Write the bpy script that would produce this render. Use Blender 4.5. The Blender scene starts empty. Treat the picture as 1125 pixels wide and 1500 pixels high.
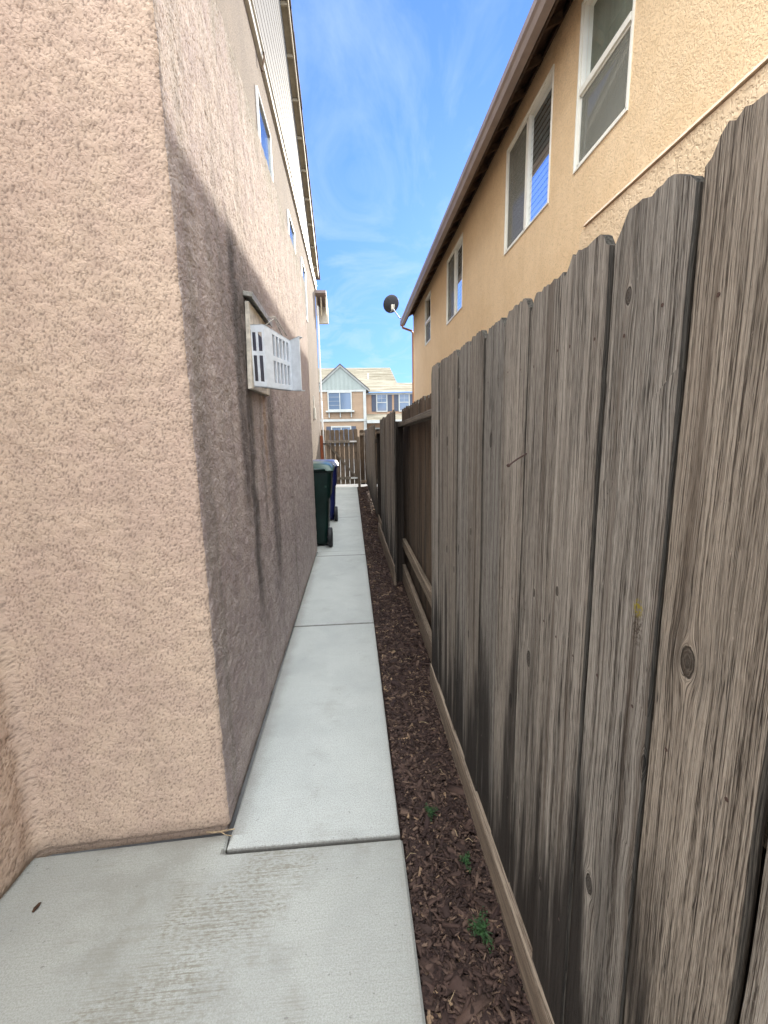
import bpy, bmesh, math, random
import numpy as np
from mathutils import Matrix, Vector
random.seed(7)
S = bpy.context.scene
C = S.collection
R = math.radians

# ------------------------------------------------------------------ camera
f_px = 625.0
yaw, pit, rol = R(4.15), R(9.877), R(-1.092)
fwd = Vector((math.sin(yaw)*math.cos(pit), math.cos(yaw)*math.cos(pit), -math.sin(pit)))
rt = Vector((math.cos(yaw), -math.sin(yaw), 0)); up = rt.cross(fwd)
r2 = rt*math.cos(rol)+up*math.sin(rol); u2 = -rt*math.sin(rol)+up*math.cos(rol)
cam = bpy.data.objects.new('camera', bpy.data.cameras.new('camera')); C.objects.link(cam)
M = Matrix((r2, u2, -fwd)).transposed().to_4x4(); M.translation = (0, 0, 1.5)
cam.matrix_world = M
cam.data.sensor_fit = 'HORIZONTAL'; cam.data.sensor_width = 36
cam.data.lens = f_px/1125*36
cam.data.clip_start = 0.02; cam.data.clip_end = 2000
S.camera = cam

# ------------------------------------------------------------------ light
sun_vec = Vector((1.0, 3.0, 1.2)).normalized()      # towards the sun
elev = math.asin(sun_vec.z); az = math.atan2(sun_vec.x, sun_vec.y)
S.world = bpy.data.worlds.new('World'); S.world.use_nodes = True
wt = S.world.node_tree; wn = wt.nodes; wl = wt.links
bg = wn['Background']; bg.inputs['Strength'].default_value = 0.15
sky = wn.new('ShaderNodeTexSky'); sky.sky_type = 'NISHITA'; sky.sun_disc = False
sky.sun_elevation = elev; sky.sun_rotation = az
sky.air_density = 1.0; sky.dust_density = 0.15; sky.ozone_density = 3.0
SKY = dict(fill_bank=14.0, grade=(0.17, 0.255, 0.66), power=1.0)

sun = bpy.data.objects.new('sun', bpy.data.lights.new('sun', 'SUN')); C.objects.link(sun)
sun.data.energy = 2.4; sun.data.angle = R(0.5); sun.data.color = (1.0, 0.91, 0.76)
sun.rotation_euler = sun_vec.to_track_quat('Z', 'Y').to_euler()
S.view_settings.view_transform = 'Standard'; S.view_settings.look = 'None'
S.view_settings.gamma = 1; S.view_settings.use_curve_mapping = False
S.view_settings.exposure = 1.8

def world_nodes():
    def N(t, **k):
        n = wn.new(t)
        for a, b in k.items(): setattr(n, a, b)
        return n
    def math_(op, a, b=None, c=None, clamp=False):
        n = N('ShaderNodeMath', operation=op, use_clamp=clamp)
        for i, v in enumerate((a, b, c)):
            if v is None: continue
            if isinstance(v, (int, float)): n.inputs[i].default_value = v
            else: wl.new(v, n.inputs[i])
        return n.outputs[0]
    tc = N('ShaderNodeTexCoord'); sp = N('ShaderNodeSeparateXYZ'); wl.new(tc.outputs['Generated'], sp.inputs[0])
    x, y, z = sp.outputs
    # thin cirrus laid on a high layer
    zz = math_('MAXIMUM', z, 0.06)
    cx = math_('DIVIDE', x, zz); cy = math_('DIVIDE', y, zz)
    cv = N('ShaderNodeCombineXYZ'); wl.new(math_('MULTIPLY', cx, 1.5), cv.inputs[0]); wl.new(math_('MULTIPLY', cy, 0.75), cv.inputs[1])
    nz = N('ShaderNodeTexNoise'); nz.inputs['Scale'].default_value = 1.3; nz.inputs['Detail'].default_value = 7
    nz.inputs['Roughness'].default_value = .62; nz.inputs['Distortion'].default_value = .8
    wl.new(cv.outputs[0], nz.inputs['Vector'])
    cir = math_('MULTIPLY', math_('SUBTRACT', nz.outputs[0], 0.45, clamp=True), 2.0, clamp=True)
    gr = N('ShaderNodeMix', data_type='RGBA', blend_type='MULTIPLY'); gr.inputs[0].default_value = 1
    wl.new(sky.outputs[0], gr.inputs[6]); gr.inputs[7].default_value = (*SKY['grade'], 1)
    gm = N('ShaderNodeGamma'); wl.new(gr.outputs[2], gm.inputs[0]); gm.inputs[1].default_value = .55
    g2 = N('ShaderNodeMix', data_type='RGBA', blend_type='MULTIPLY'); g2.inputs[0].default_value = 1
    wl.new(gm.outputs[0], g2.inputs[6]); g2.inputs[7].default_value = (.80, 1.11, 1.42, 1)
    m1 = N('ShaderNodeMix', data_type='RGBA'); wl.new(cir, m1.inputs[0]); wl.new(g2.outputs[2], m1.inputs[6])
    m1.inputs[7].default_value = (1.45, 1.85, 2.4, 1)
    # added fill light: unseen cloud bank behind and above the camera
    back = math_('MULTIPLY', math_('ADD', math_('MULTIPLY', y, -1.0), z), 2.4)
    back = math_('ADD', back, math_('MULTIPLY', math_('SUBTRACT', nz.outputs[0], .5), 1.5))
    back = math_('MULTIPLY', back, 1.0, clamp=True)
    back = math_('MULTIPLY', back, math_('MULTIPLY_ADD', math_('MAXIMUM', z, 0.0), 0.70, 0.30))
    back = math_('MULTIPLY', back, math_('GREATER_THAN', z, 0.0))
    m2 = N('ShaderNodeMix', data_type='RGBA'); wl.new(back, m2.inputs[0]); wl.new(m1.outputs[2], m2.inputs[6])
    b = SKY['fill_bank']; m2.inputs[7].default_value = (b*.96, b, b*1.02, 1)
    wl.new(m2.outputs[2], bg.inputs['Color'])
world_nodes()

# ------------------------------------------------------------------ node helper
class NT:
    def __init__(s, name):
        s.m = bpy.data.materials.new(name); s.m.use_nodes = True
        s.t = s.m.node_tree; s.b = s.t.nodes['Principled BSDF']
        s.b.inputs['Specular IOR Level'].default_value = .3
        s._pos = None
    def n(s, t, **k):
        n = s.t.nodes.new(t)
        for a, b in k.items(): setattr(n, a, b)
        return n
    def put(s, v, sock):
        if v is None: return
        if hasattr(v, 'is_output') or isinstance(v, bpy.types.NodeSocket): s.t.links.new(v, sock)
        elif isinstance(v, (tuple, list)) and len(v) == 3 and len(sock.default_value) == 4: sock.default_value = (*v, 1)
        else: sock.default_value = v
    def math(s, op, a, b=None, c=None, clamp=False):
        n = s.n('ShaderNodeMath', operation=op, use_clamp=clamp)
        for i, v in enumerate((a, b, c)): s.put(v, n.inputs[i])
        return n.outputs[0]
    def mul(s, a, b): return s.math('MULTIPLY', a, b)
    def add(s, a, b): return s.math('ADD', a, b)
    def sub(s, a, b): return s.math('SUBTRACT', a, b)
    def pos(s):
        if s._pos is None:
            g = s.n('ShaderNodeNewGeometry'); sp = s.n('ShaderNodeSeparateXYZ'); s.t.links.new(g.outputs['Position'], sp.inputs[0])
            s._pos = (*sp.outputs,)
            s.geo = g
        return s._pos
    def vec(s, x, y, z=0.0):
        n = s.n('ShaderNodeCombineXYZ')
        for i, v in enumerate((x, y, z)): s.put(v, n.inputs[i])
        return n.outputs[0]
    def noise(s, v, scale=1.0, detail=3, rough=.55, dist=0.0):
        n = s.n('ShaderNodeTexNoise'); s.put(v, n.inputs['Vector'])
        n.inputs['Scale'].default_value = scale; n.inputs['Detail'].default_value = detail
        n.inputs['Roughness'].default_value = rough; n.inputs['Distortion'].default_value = dist
        return n.outputs[0]
    def ss(s, v, a, b, lo=0.0, hi=1.0):
        n = s.n('ShaderNodeMapRange', interpolation_type='SMOOTHSTEP'); s.put(v, n.inputs[0])
        for i, q in enumerate((a, b, lo, hi)): n.inputs[i+1].default_value = q
        return n.outputs[0]
    def mix(s, f, a, b, mode='MIX'):
        n = s.n('ShaderNodeMix', data_type='RGBA', blend_type=mode)
        s.put(f, n.inputs[0]); s.put(a, n.inputs[6]); s.put(b, n.inputs[7]); return n.outputs[2]
    def bump(s, h, dist, strength=1.0, prev=None):
        n = s.n('ShaderNodeBump'); n.inputs['Distance'].default_value = dist; n.inputs['Strength'].default_value = strength
        s.put(h, n.inputs['Height'])
        if prev is not None: s.put(prev, n.inputs['Normal'])
        return n.outputs[0]
    def out(s, col=None, rough=None, nrm=None, **k):
        if col is not None: s.put(col, s.b.inputs['Base Color'])
        if rough is not None: s.put(rough, s.b.inputs['Roughness'])
        if nrm is not None: s.put(nrm, s.b.inputs['Normal'])
        for a, b in k.items(): s.put(b, s.b.inputs[a.replace('_', ' ')])
        return s.m

def plain(name, col, rough=.6, var=.06, scale=12, metal=0.0, bumpd=0.0):
    t = NT(name); x, y, z = t.pos()
    n = t.noise(t.vec(x, y, z), scale, 4, .6)
    d = tuple(c*(1-var*2.2) for c in col); e = tuple(min(1, c*(1+var)) for c in col)
    c = t.mix(t.ss(n, .3, .7), d, e)
    nr = t.bump(t.noise(t.vec(x, y, z), scale*9, 3), bumpd) if bumpd else None
    return t.out(c, rough, nr, Metallic=metal)

def stucco(name, col, col2, lump=55, depth=.004, streak=0.0, stains=False, hollow_dark=.45):
    t = NT(name); x, y, z = t.pos(); v = t.vec(x, y, z)
    a = t.noise(v, lump, 2, .5, .4); b = t.noise(v, lump*3.4, 2, .6)
    plate = t.ss(a, .36, .56)
    h = t.add(t.mul(plate, .8), t.mul(b, .35))
    big = t.noise(v, 1.3, 4, .6); mid = t.noise(v, 9, 3, .6)
    c = t.mix(t.ss(t.add(t.mul(big, .6), t.mul(mid, .4)), .38, .62), col2, col)
    fine = t.noise(v, lump*1.7, 3, .7)
    c = t.mix(t.mul(t.ss(fine, .42, .70), .12 if stains else .3), c, tuple(q*.62 for q in col), 'MIX')
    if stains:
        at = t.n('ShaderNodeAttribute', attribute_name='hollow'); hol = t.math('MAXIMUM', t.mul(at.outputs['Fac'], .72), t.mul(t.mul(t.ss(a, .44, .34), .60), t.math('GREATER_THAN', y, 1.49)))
    else: hol = t.mul(t.ss(a, .46, .32), hollow_dark)
    c = t.mix(hol, c, tuple(q*.36 for q in col2))          # darker in the hollows
    if streak:
        st = t.noise(t.vec(t.mul(x, 7.0), t.mul(y, 7.0), t.mul(z, .35)), 1.0, 4, .6)
        c = t.mix(t.mul(t.ss(st, .46, .68), streak), c, tuple(q*.45 for q in col2))
    if stains:
        # rain-washed grime that runs from the vent, on the side wall only
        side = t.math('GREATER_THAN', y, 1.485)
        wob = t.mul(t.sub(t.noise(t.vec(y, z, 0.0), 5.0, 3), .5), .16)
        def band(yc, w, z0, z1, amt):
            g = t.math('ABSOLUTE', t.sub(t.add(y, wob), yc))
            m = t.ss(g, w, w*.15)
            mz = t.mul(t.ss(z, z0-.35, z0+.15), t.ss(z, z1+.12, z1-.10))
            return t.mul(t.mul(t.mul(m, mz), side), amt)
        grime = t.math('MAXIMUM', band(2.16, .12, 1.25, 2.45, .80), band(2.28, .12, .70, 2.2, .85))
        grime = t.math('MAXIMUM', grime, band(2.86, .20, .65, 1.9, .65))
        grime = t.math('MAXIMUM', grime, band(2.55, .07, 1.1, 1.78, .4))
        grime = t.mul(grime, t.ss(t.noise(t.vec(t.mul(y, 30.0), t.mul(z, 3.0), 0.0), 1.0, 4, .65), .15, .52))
        grey = t.mix(t.mul(side, t.mul(t.sub(1.0, t.mul(hol, .85)), .80)), c, t.mix(t.ss(mid, .35, .65), (.335, .282, .285), (.43, .372, .358)))  # side wall: dirtier grey, plus mauve shade mixed into its colour
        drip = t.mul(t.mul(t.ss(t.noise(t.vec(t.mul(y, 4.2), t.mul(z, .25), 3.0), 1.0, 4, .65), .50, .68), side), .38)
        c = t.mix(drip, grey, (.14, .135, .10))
        alg = t.noise(t.vec(t.mul(y, 2.6), t.mul(z, .5), 8.0), 1.0, 5, .65)        # grey-green weathering under the wall cap
        c = t.mix(t.mul(t.mul(t.ss(t.add(alg, t.mul(t.sub(z, 3.1), .60)), .42, .68), side), .60), c, (.20, .195, .145))
        bz = t.mul(t.mul(t.ss(t.math('ABSOLUTE', t.sub(t.add(y, wob), 2.45)), .75, .25), t.ss(t.math('ABSOLUTE', t.sub(z, 2.12)), .42, .10)), side)
        c = t.mix(t.mul(t.mul(bz, t.ss(mid, .2, .55)), .78), c, (.13, .11, .105))  # grime zone by the vent, also deepens the wall's shade in colour
        c = t.mix(grime, c, (.075, .064, .058))
        rust = t.mul(band(2.66, .06, 1.35, 1.76, .6), .7)
        c = t.mix(rust, c, (.30, .16, .05))
        # damp dirt line just above the paving
        c = t.mix(t.mul(t.ss(z, .10, .0), .5), c, (.16, .12, .09))
    nr = t.bump(h, depth, 1.0)
    return t.out(c, .92, nr)

def wood(name, light, mid, dark, stain=0.0, tint=None, across='y', grain=1.0):
    t = NT(name); x, y, z = t.pos()
    oi = t.n('ShaderNodeObjectInfo'); rnd = oi.outputs['Random']
    if across == 'y': w = t.add(y, x); l = z
    elif across == 'x': w = t.add(x, y); l = z
    else: w = t.add(z, x); l = y                               # rails that run along the alley
    v = t.add(w, t.mul(rnd, 17.3)); l = t.add(l, t.mul(rnd, 9.1))
    sx, sz = 5.5, 2.3
    vo = t.n('ShaderNodeTexVoronoi'); vo.inputs['Scale'].default_value = 1.0
    t.put(t.vec(t.mul(v, sx), t.mul(l, sz), 0.0), vo.inputs['Vector'])
    ps = t.n('ShaderNodeSeparateXYZ'); t.put(vo.outputs['Position'], ps.inputs[0])
    cs = t.n('ShaderNodeSeparateColor'); t.put(vo.outputs['Color'], cs.inputs[0])
    dv = t.sub(v, t.math('DIVIDE', ps.outputs[0], sx)); dl = t.mul(t.sub(l, t.math('DIVIDE', ps.outputs[1], sz)), .5)
    rr = t.add(t.mul(dv, dv), t.mul(dl, dl))
    has = t.math('GREATER_THAN', cs.outputs[0], .62)
    ka = t.mul(has, t.add(t.mul(cs.outputs[1], .008), .004))   # knot radius
    k2 = t.mul(ka, ka)
    r = t.math('SQRT', rr)
    fade = t.ss(r, .09, .03)
    psi = t.sub(v, t.mul(t.mul(t.math('DIVIDE', t.mul(dv, k2), t.add(rr, 1e-5)), 2.2), fade))
    wav = t.mul(t.sub(t.noise(t.vec(t.mul(v, 4.0), t.mul(l, 1.6), 0.0), 1.0, 2), .5), .016)
    psi = t.add(psi, wav)
    g1 = t.noise(t.vec(t.mul(psi, 75.0*grain), t.mul(l, .9), rnd), 1.0, 3, .55)
    g2 = t.noise(t.vec(t.mul(psi, 380.0*grain), t.mul(l, 2.2), rnd), 1.0, 4, .65)
    g3 = t.noise(t.vec(t.mul(psi, 1100.0*grain), t.mul(l, 26.0), rnd), 1.0, 2, .6)
    g = t.add(t.add(t.mul(g1, .24), t.mul(g2, .44)), t.mul(g3, .32))
    blot = t.noise(t.vec(t.mul(v, 9.0), t.mul(l, 1.5), 4.0), 1.0, 4, .6)
    base = t.mix(t.ss(g, .47, .57), mid, light)
    base = t.mix(t.ss(g, .485, .425), base, dark)
    base = t.mix(t.mul(t.ss(blot, .45, .7), .40), base, tint or tuple(q*.62 for q in mid))
    # silvered scuffs
    sc = t.noise(t.vec(t.mul(v, 130.0), t.mul(l, 28.0), 7.0), 1.0, 5, .75)
    base = t.mix(t.mul(t.ss(sc, .60, .74), .40), base, tuple(min(1, q*1.6) for q in light))
    fl = t.noise(t.vec(t.mul(v, 420.0), t.mul(l, 60.0), 1.0), 1.0, 3, .7)
    base = t.mix(t.mul(t.ss(fl, .58, .70), .5), base, tuple(q*.35 for q in mid))
    # thin checks
    ck = t.noise(t.vec(t.mul(psi, 115.0), t.mul(l, 1.8), 2.0), 1.0, 2, .5)
    check = t.ss(t.math('ABSOLUTE', t.sub(ck, .5)), .012, .002)
    gate = t.ss(t.noise(t.vec(t.mul(v, 14.0), t.mul(l, 2.5), 9.0), 1.0, 2), .52, .60)
    check = t.mul(check, gate)
    base = t.mix(t.mul(check, .8), base, tuple(q*.35 for q in dark))
    # knot: dark rim and rings
    rel = t.mul(t.math('DIVIDE', r, t.add(ka, 1e-4)), t.add(.72, t.mul(t.noise(t.vec(t.mul(v, 70.0), t.mul(l, 40.0), 3.0), 1.0, 3), .56)))
    inside = t.mul(t.ss(rel, 1.25, .95), has)
    ring = t.math('SINE', t.mul(t.add(rel, t.mul(t.noise(t.vec(t.mul(v, 200.0), t.mul(l, 100.0), 0.0)), .7)), 15.0))
    kc = t.mix(t.mul(t.ss(ring, -.9, .9), .5), tuple(q*.9 for q in dark), tuple(q*.75 for q in mid))
    base = t.mix(t.mul(inside, .85), base, kc)
    rim = t.mul(t.mul(t.ss(t.math('ABSOLUTE', t.sub(rel, 1.1)), .16, .03), has), .8)
    base = t.mix(rim, base, tuple(q*.4 for q in dark))
    # a lichen spot and the gouge under it on one board near the camera
    ld = t.math('SQRT', t.add(t.math('POWER', t.mul(t.sub(y, .610), 1.6), 2.0), t.math('POWER', t.mul(t.sub(z, 1.195), .55), 2.0)))
    ln = t.noise(t.vec(t.mul(y, 220.0), t.mul(z, 160.0), 0.0), 1.0, 3, .6)
    base = t.mix(t.mul(t.mul(t.ss(ld, .028, .008), t.ss(ln, .45, .58)), .8), base, (.05, .035, .022))
    l2 = t.math('SQRT', t.add(t.math('POWER', t.sub(y, .612), 2.0), t.math('POWER', t.mul(t.sub(z, 1.225), .7), 2.0)))
    base = t.mix(t.mul(t.ss(l2, .014, .005), t.ss(ln, .46, .53)), base, (.60, .50, .03))
    hue = t.mix(rnd, (.92, .95, .98), (1.02, .965, .90))
    base = t.mix(1.0, base, hue, 'MULTIPLY')
    tone = t.math('FRACT', t.mul(rnd, 7.31)); base = t.mix(1.0, base, t.mix(tone, (.70, .69, .68), (1.05, 1.05, 1.05)), 'MULTIPLY')
    if stain:
        ds_ = t.noise(t.vec(t.mul(v, 26.0), t.mul(l, .55), 11.0), 1.0, 3, .6)
        base = t.mix(t.mul(t.ss(ds_, .55, .70), .55), base, (.075, .052, .036))
        sn = t.noise(t.vec(t.mul(v, 11.0), t.mul(z, .8), 5.0), 1.0, 4, .6)
        lo = t.add(sn, t.mul(t.sub(.90, z), .38))
        base = t.mix(t.mul(t.ss(lo, .56, .76), stain), base, (.022, .017, .014))
    h = t.add(t.add(t.mul(g1, .45), t.mul(g2, .60)), t.mul(g3, .28))
    h = t.sub(h, t.add(t.mul(check, .8), t.mul(rim, .5)))
    nr = t.bump(h, .0065, 1.0)
    return t.out(base, .88, nr)

MT = {}
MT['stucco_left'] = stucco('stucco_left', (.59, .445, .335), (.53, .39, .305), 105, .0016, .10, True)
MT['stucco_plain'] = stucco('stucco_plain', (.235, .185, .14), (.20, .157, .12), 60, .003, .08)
MT['stucco_orange'] = stucco('stucco_orange', (.90, .665, .405), (.84, .605, .35), 85, .003, .05, hollow_dark=.28)
MT['stucco_patch'] = stucco('stucco_patch', (.84, .635, .41), (.76, .565, .35), 45, .0045, .10, hollow_dark=.2)
MT['stucco_grey'] = stucco('stucco_grey', (.36, .33, .29), (.25, .23, .21), 38, .006, .10)
MT['pink_trim'] = plain('pink_trim', (.80, .62, .46), .8, .08, 20, bumpd=.003)
MT['wood'] = wood('weathered_fence_wood', (.50, .46, .405), (.285, .255, .218), (.058, .046, .036), .94)
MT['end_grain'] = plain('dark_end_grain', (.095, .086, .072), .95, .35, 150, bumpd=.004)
MT['wood_brown'] = wood('brown_fence_wood', (.22, .165, .115), (.135, .095, .065), (.045, .030, .020), .5)
MT['wood_gap_shade'] = wood('shade_toned_board_edge', (.13, .115, .095), (.075, .066, .055), (.03, .025, .02), 0)  # board sides darkened in colour to give the gaps their shade
MT['wood_rail'] = wood('fence_rail_wood', (.36, .30, .235), (.23, .19, .145), (.08, .06, .045), 0, across='z')
MT['wood_kick'] = wood('kickboard_wood', (.40, .325, .25), (.27, .215, .165), (.10, .072, .05), 0, across='z')
MT['wood_post'] = wood('dark_post_wood', (.085, .068, .055), (.05, .040, .033), (.02, .015, .012), 0)
MT['wood_gate'] = wood('gate_wood', (.34, .26, .19), (.22, .165, .12), (.08, .06, .04), .2, across='x')
MT['redwood'] = plain('redwood', (.30, .085, .035), .7, .15, 20)
MT['white'] = plain('white_paint', (.80, .80, .77), .5, .03)
MT['vinyl'] = plain('almond_vinyl', (.58, .54, .45), .45, .03)
MT['cream_vinyl'] = plain('bright_cream_vinyl', (.88, .85, .74), .4, .02)
MT['cream'] = plain('cream_trim', (.46, .38, .26), .6, .06)
MT['siding'] = plain('pale_siding', (.165, .150, .125), .65, .05, 6)
MT['gutter'] = plain('brown_gutter', (.30, .235, .205), .42, .05, 5)
MT['eave_dark'] = plain('dark_brown_eave', (.07, .04, .024), .7, .2, 14)
MT['rafter'] = plain('rafter_brown', (.12, .07, .04), .7, .2, 14)
MT['tile'] = plain('dark_tile', (.14, .12, .11), .85, .2, 8)
MT['copper'] = plain('brown_downspout', (.42, .22, .12), .5, .05)
MT['dish'] = plain('dark_dish', (.045, .045, .05), .55, .05)
MT['metal'] = plain('grey_metal', (.45, .45, .46), .4, .05, metal=.6)
MT['rust'] = plain('rusty_steel', (.09, .055, .045), .6, .2, 200)
MT['plastic'] = plain('aged_white_plastic', (.66, .69, .72), .45, .05, 25)
MT['plate'] = plain('aged_cream_plate', (.60, .54, .45), .6, .15, 20)
MT['tin'] = plain('galvanised_flashing', (.42, .40, .35), .45, .2, 30, metal=.3)
MT['black'] = plain('black_plastic', (.02, .02, .022), .5, .1)
MT['green_bin'] = plain('dark_green_plastic', (.006, .022, .018), .38, .1, 6)
MT['green_lid'] = plain('green_lid_plastic', (.02, .06, .045), .28, .1, 6)
MT['blue_bin'] = plain('navy_plastic', (.010, .014, .085), .38, .1, 6)
MT['blue_lid'] = plain('blue_lid_plastic', (.03, .045, .12), .28, .1, 6)
MT['leaf'] = plain('weed_green', (.028, .075, .022), .6, .3, 60)
MT['dryleaf'] = plain('dry_leaf', (.07, .035, .02), .7, .2, 60)
MT['twig'] = plain('dry_twig', (.40, .30, .18), .8, .2, 60)
MT['blind'] = plain('white_blind', (.78, .78, .76), .6, .02)
MT['room'] = plain('dim_room', (.20, .21, .16), .9, .1)
MT['pane_backing'] = plain('pale_pane_backing', (.86, .87, .72), .8, .08, 4)

def glass():
    t = NT('window_glass'); nt = t.t; out = nt.nodes['Material Output']; nt.nodes.remove(t.b)
    gl = nt.nodes.new('ShaderNodeBsdfGlossy'); gl.inputs['Roughness'].default_value = .015; gl.inputs[0].default_value = (.95, .97, 1, 1)
    g = nt.nodes.new('ShaderNodeNewGeometry'); sp = nt.nodes.new('ShaderNodeSeparateXYZ'); nt.links.new(g.outputs['Position'], sp.inputs[0])
    tr = nt.nodes.new('ShaderNodeBsdfTransparent'); tr.inputs[0].default_value = (.88, .92, .90, 1)
    va = nt.nodes.new('ShaderNodeVectorMath'); va.operation = 'ADD'; va.inputs[1].default_value = (0, 0, .06)   # panes lean a little in their frames
    vn = nt.nodes.new('ShaderNodeVectorMath'); vn.operation = 'NORMALIZE'
    nt.links.new(g.outputs['Normal'], va.inputs[0]); nt.links.new(va.outputs[0], vn.inputs[0]); nt.links.new(vn.outputs[0], gl.inputs['Normal'])
    lw = nt.nodes.new('ShaderNodeFresnel'); lw.inputs[0].default_value = 1.9
    ad = nt.nodes.new('ShaderNodeMath'); ad.operation = 'MULTIPLY_ADD'; ad.use_clamp = True
    nt.links.new(lw.outputs[0], ad.inputs[0]); ad.inputs[1].default_value = .65; ad.inputs[2].default_value = .10
    mx = nt.nodes.new('ShaderNodeMixShader'); nt.links.new(ad.outputs[0], mx.inputs[0])
    nt.links.new(tr.outputs[0], mx.inputs[1]); nt.links.new(gl.outputs[0], mx.inputs[2])
    nt.links.new(mx.outputs[0], out.inputs[0]); return t.m
MT['glass'] = glass()
def screen():
    t = NT('insect_screen'); nt = t.t; out = nt.nodes['Material Output']
    t.b.inputs['Base Color'].default_value = (.25, .245, .20, 1); t.b.inputs['Roughness'].default_value = .7
    tr = nt.nodes.new('ShaderNodeBsdfTransparent'); mx = nt.nodes.new('ShaderNodeMixShader'); mx.inputs[0].default_value = .52
    nt.links.new(tr.outputs[0], mx.inputs[1]); nt.links.new(t.b.outputs[0], mx.inputs[2]); nt.links.new(mx.outputs[0], out.inputs[0]); return t.m
MT['screen'] = screen()

def concrete():
    t = NT('brushed_concrete'); x, y, z = t.pos()
    broom = t.noise(t.vec(t.mul(x, 5.0), t.mul(y, 230.0), 0.0), 1.0, 3, .6)
    fine = t.noise(t.vec(x, y, z), 330, 3, .7)
    grit = t.noise(t.vec(x, y, z), 120, 2, .6)
    big = t.noise(t.vec(x, y, z), 1.7, 5, .62, .4); mid = t.noise(t.vec(x, y, z), 7, 4, .6)
    c = t.mix(t.ss(big, .36, .64), (.365, .368, .350), (.43, .432, .405))
    c = t.mix(t.mul(t.ss(mid, .4, .7), .30), c, (.48, .48, .45))
    c = t.mix(t.mul(t.ss(broom, .44, .62), .26), c, (.36, .35, .315))
    c = t.mix(t.mul(t.ss(fine, .46, .64), .40), c, (.26, .25, .22))
    # brown-grey leaf stains on the nearest slab: a diagonal drift
    d = t.add(t.mul(x, .80), t.mul(y, -.55))                  # drift coordinate
    dr = t.ss(t.math('ABSOLUTE', t.add(t.sub(d, -1.00), t.mul(t.sub(mid, .5), .55))), .22, .03)
    pit = t.noise(t.vec(t.mul(x, 60.0), t.mul(y, 130.0), 0.0), 1.0, 3, .6)
    dm = t.mul(dr, t.ss(t.add(t.mul(pit, .5), t.mul(broom, .5)), .44, .60))
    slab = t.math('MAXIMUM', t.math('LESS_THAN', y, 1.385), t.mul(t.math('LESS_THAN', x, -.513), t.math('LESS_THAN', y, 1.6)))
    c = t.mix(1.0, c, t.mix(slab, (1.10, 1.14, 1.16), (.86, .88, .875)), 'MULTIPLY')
    dm = t.mul(dm, slab)
    c = t.mix(t.mul(dm, .80), c, (.17, .15, .11))
    g2 = t.noise(t.vec(x, y, z), 190, 4, .75)
    c = t.mix(t.mul(t.ss(g2, .44, .60), .50), c, (.22, .215, .19))
    p2 = t.ss(t.add(t.noise(t.vec(x, y, 5.0), 3.4, 4, .65), t.mul(t.sub(broom, .5), .25)), .56, .72)
    c = t.mix(t.mul(p2, t.add(.25, t.mul(t.math('LESS_THAN', y, 1.385), .35))), c, (.21, .20, .17))
    pits = t.ss(t.noise(t.vec(t.mul(x, 48.0), t.mul(y, 75.0), 2.0), 1.0, 2, .5), .69, .75)
    c = t.mix(t.mul(pits, .55), c, (.14, .13, .12))
    bl_ = t.noise(t.vec(x, t.mul(y, 1.4), 9.0), 2.3, 5, .68)
    bm = t.mul(t.ss(t.add(bl_, t.mul(t.sub(grit, .5), .25)), .50, .64), slab)
    c = t.mix(t.mul(bm, .42), c, (.215, .21, .185))
    for yj in (1.385, 3.31, 5.41, 8.14, 10.9):                 # soil packed in the joints
        jd = t.ss(t.add(t.math('ABSOLUTE', t.sub(y, yj)), t.mul(t.sub(grit, .5), .012)), .016, .005)
        c = t.mix(t.mul(t.mul(jd, t.math('GREATER_THAN', x, -.53)), .75), c, (.12, .11, .095))
    # grime along the foot of the wall and along the right edge
    near = t.math('LESS_THAN', y, 5.62)
    gw = t.mul(t.ss(t.add(t.math('ABSOLUTE', t.sub(x, -.52)), t.mul(t.sub(mid, .5), .08)), .10, .0), t.mul(near, t.math('GREATER_THAN', y, 1.45)))
    gf = t.mul(t.ss(t.add(t.math('ABSOLUTE', t.sub(y, 1.46)), t.mul(t.sub(mid, .5), .06)), .06, .0), t.math('LESS_THAN', x, -.50))
    c = t.mix(t.mul(t.math('MAXIMUM', gw, gf), .60), c, (.20, .185, .16))
    gr = t.mul(t.ss(t.add(x, t.mul(t.sub(mid, .5), .03)), .105, .145), .35)
    c = t.mix(gr, c, (.25, .24, .215))
    h = t.add(t.add(t.mul(broom, .6), t.mul(fine, .35)), t.mul(grit, .3))
    nr = t.bump(t.sub(h, t.mul(pits, .6)), .0018, .8)
    return t.out(c, .85, nr)
MT['concrete'] = concrete()

def mulch(name, bright=1.0):
    t = NT(name); x, y, z = t.pos()
    ri = t.geo.outputs['Random Per Island']
    n = t.n('ShaderNodeValToRGB'); t.put(ri, n.inputs[0]); cr = n.color_ramp
    cr.elements[0].position = 0; cr.elements[0].color = (.035, .020, .018, 1)
    cr.elements[1].position = 1; cr.elements[1].color = (.36, .24, .14, 1)
    for p, c in ((.3, (.034, .021, .017, 1)), (.6, (.066, .039, .031, 1)), (.85, (.105, .066, .050, 1)), (.96, (.18, .12, .085, 1))):
        e = cr.elements.new(p); e.color = c
    g = t.noise(t.vec(x, y, z), 260, 3, .6)
    c = t.mix(t.mul(t.ss(g, .4, .65), .45), n.outputs[0], (.05, .03, .025))
    return t.out(c, .85, t.bump(g, .0012))
MT['mulch'] = mulch('bark_mulch')
def soil():
    t = NT('dark_soil'); x, y, z = t.pos(); n = t.noise(t.vec(x, y, z), 90, 5, .7)
    return t.out(t.mix(t.ss(n, .35, .65), (.02, .012, .01), (.07, .04, .033)), .95, t.bump(n, .012))
MT['soil'] = soil()
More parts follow.
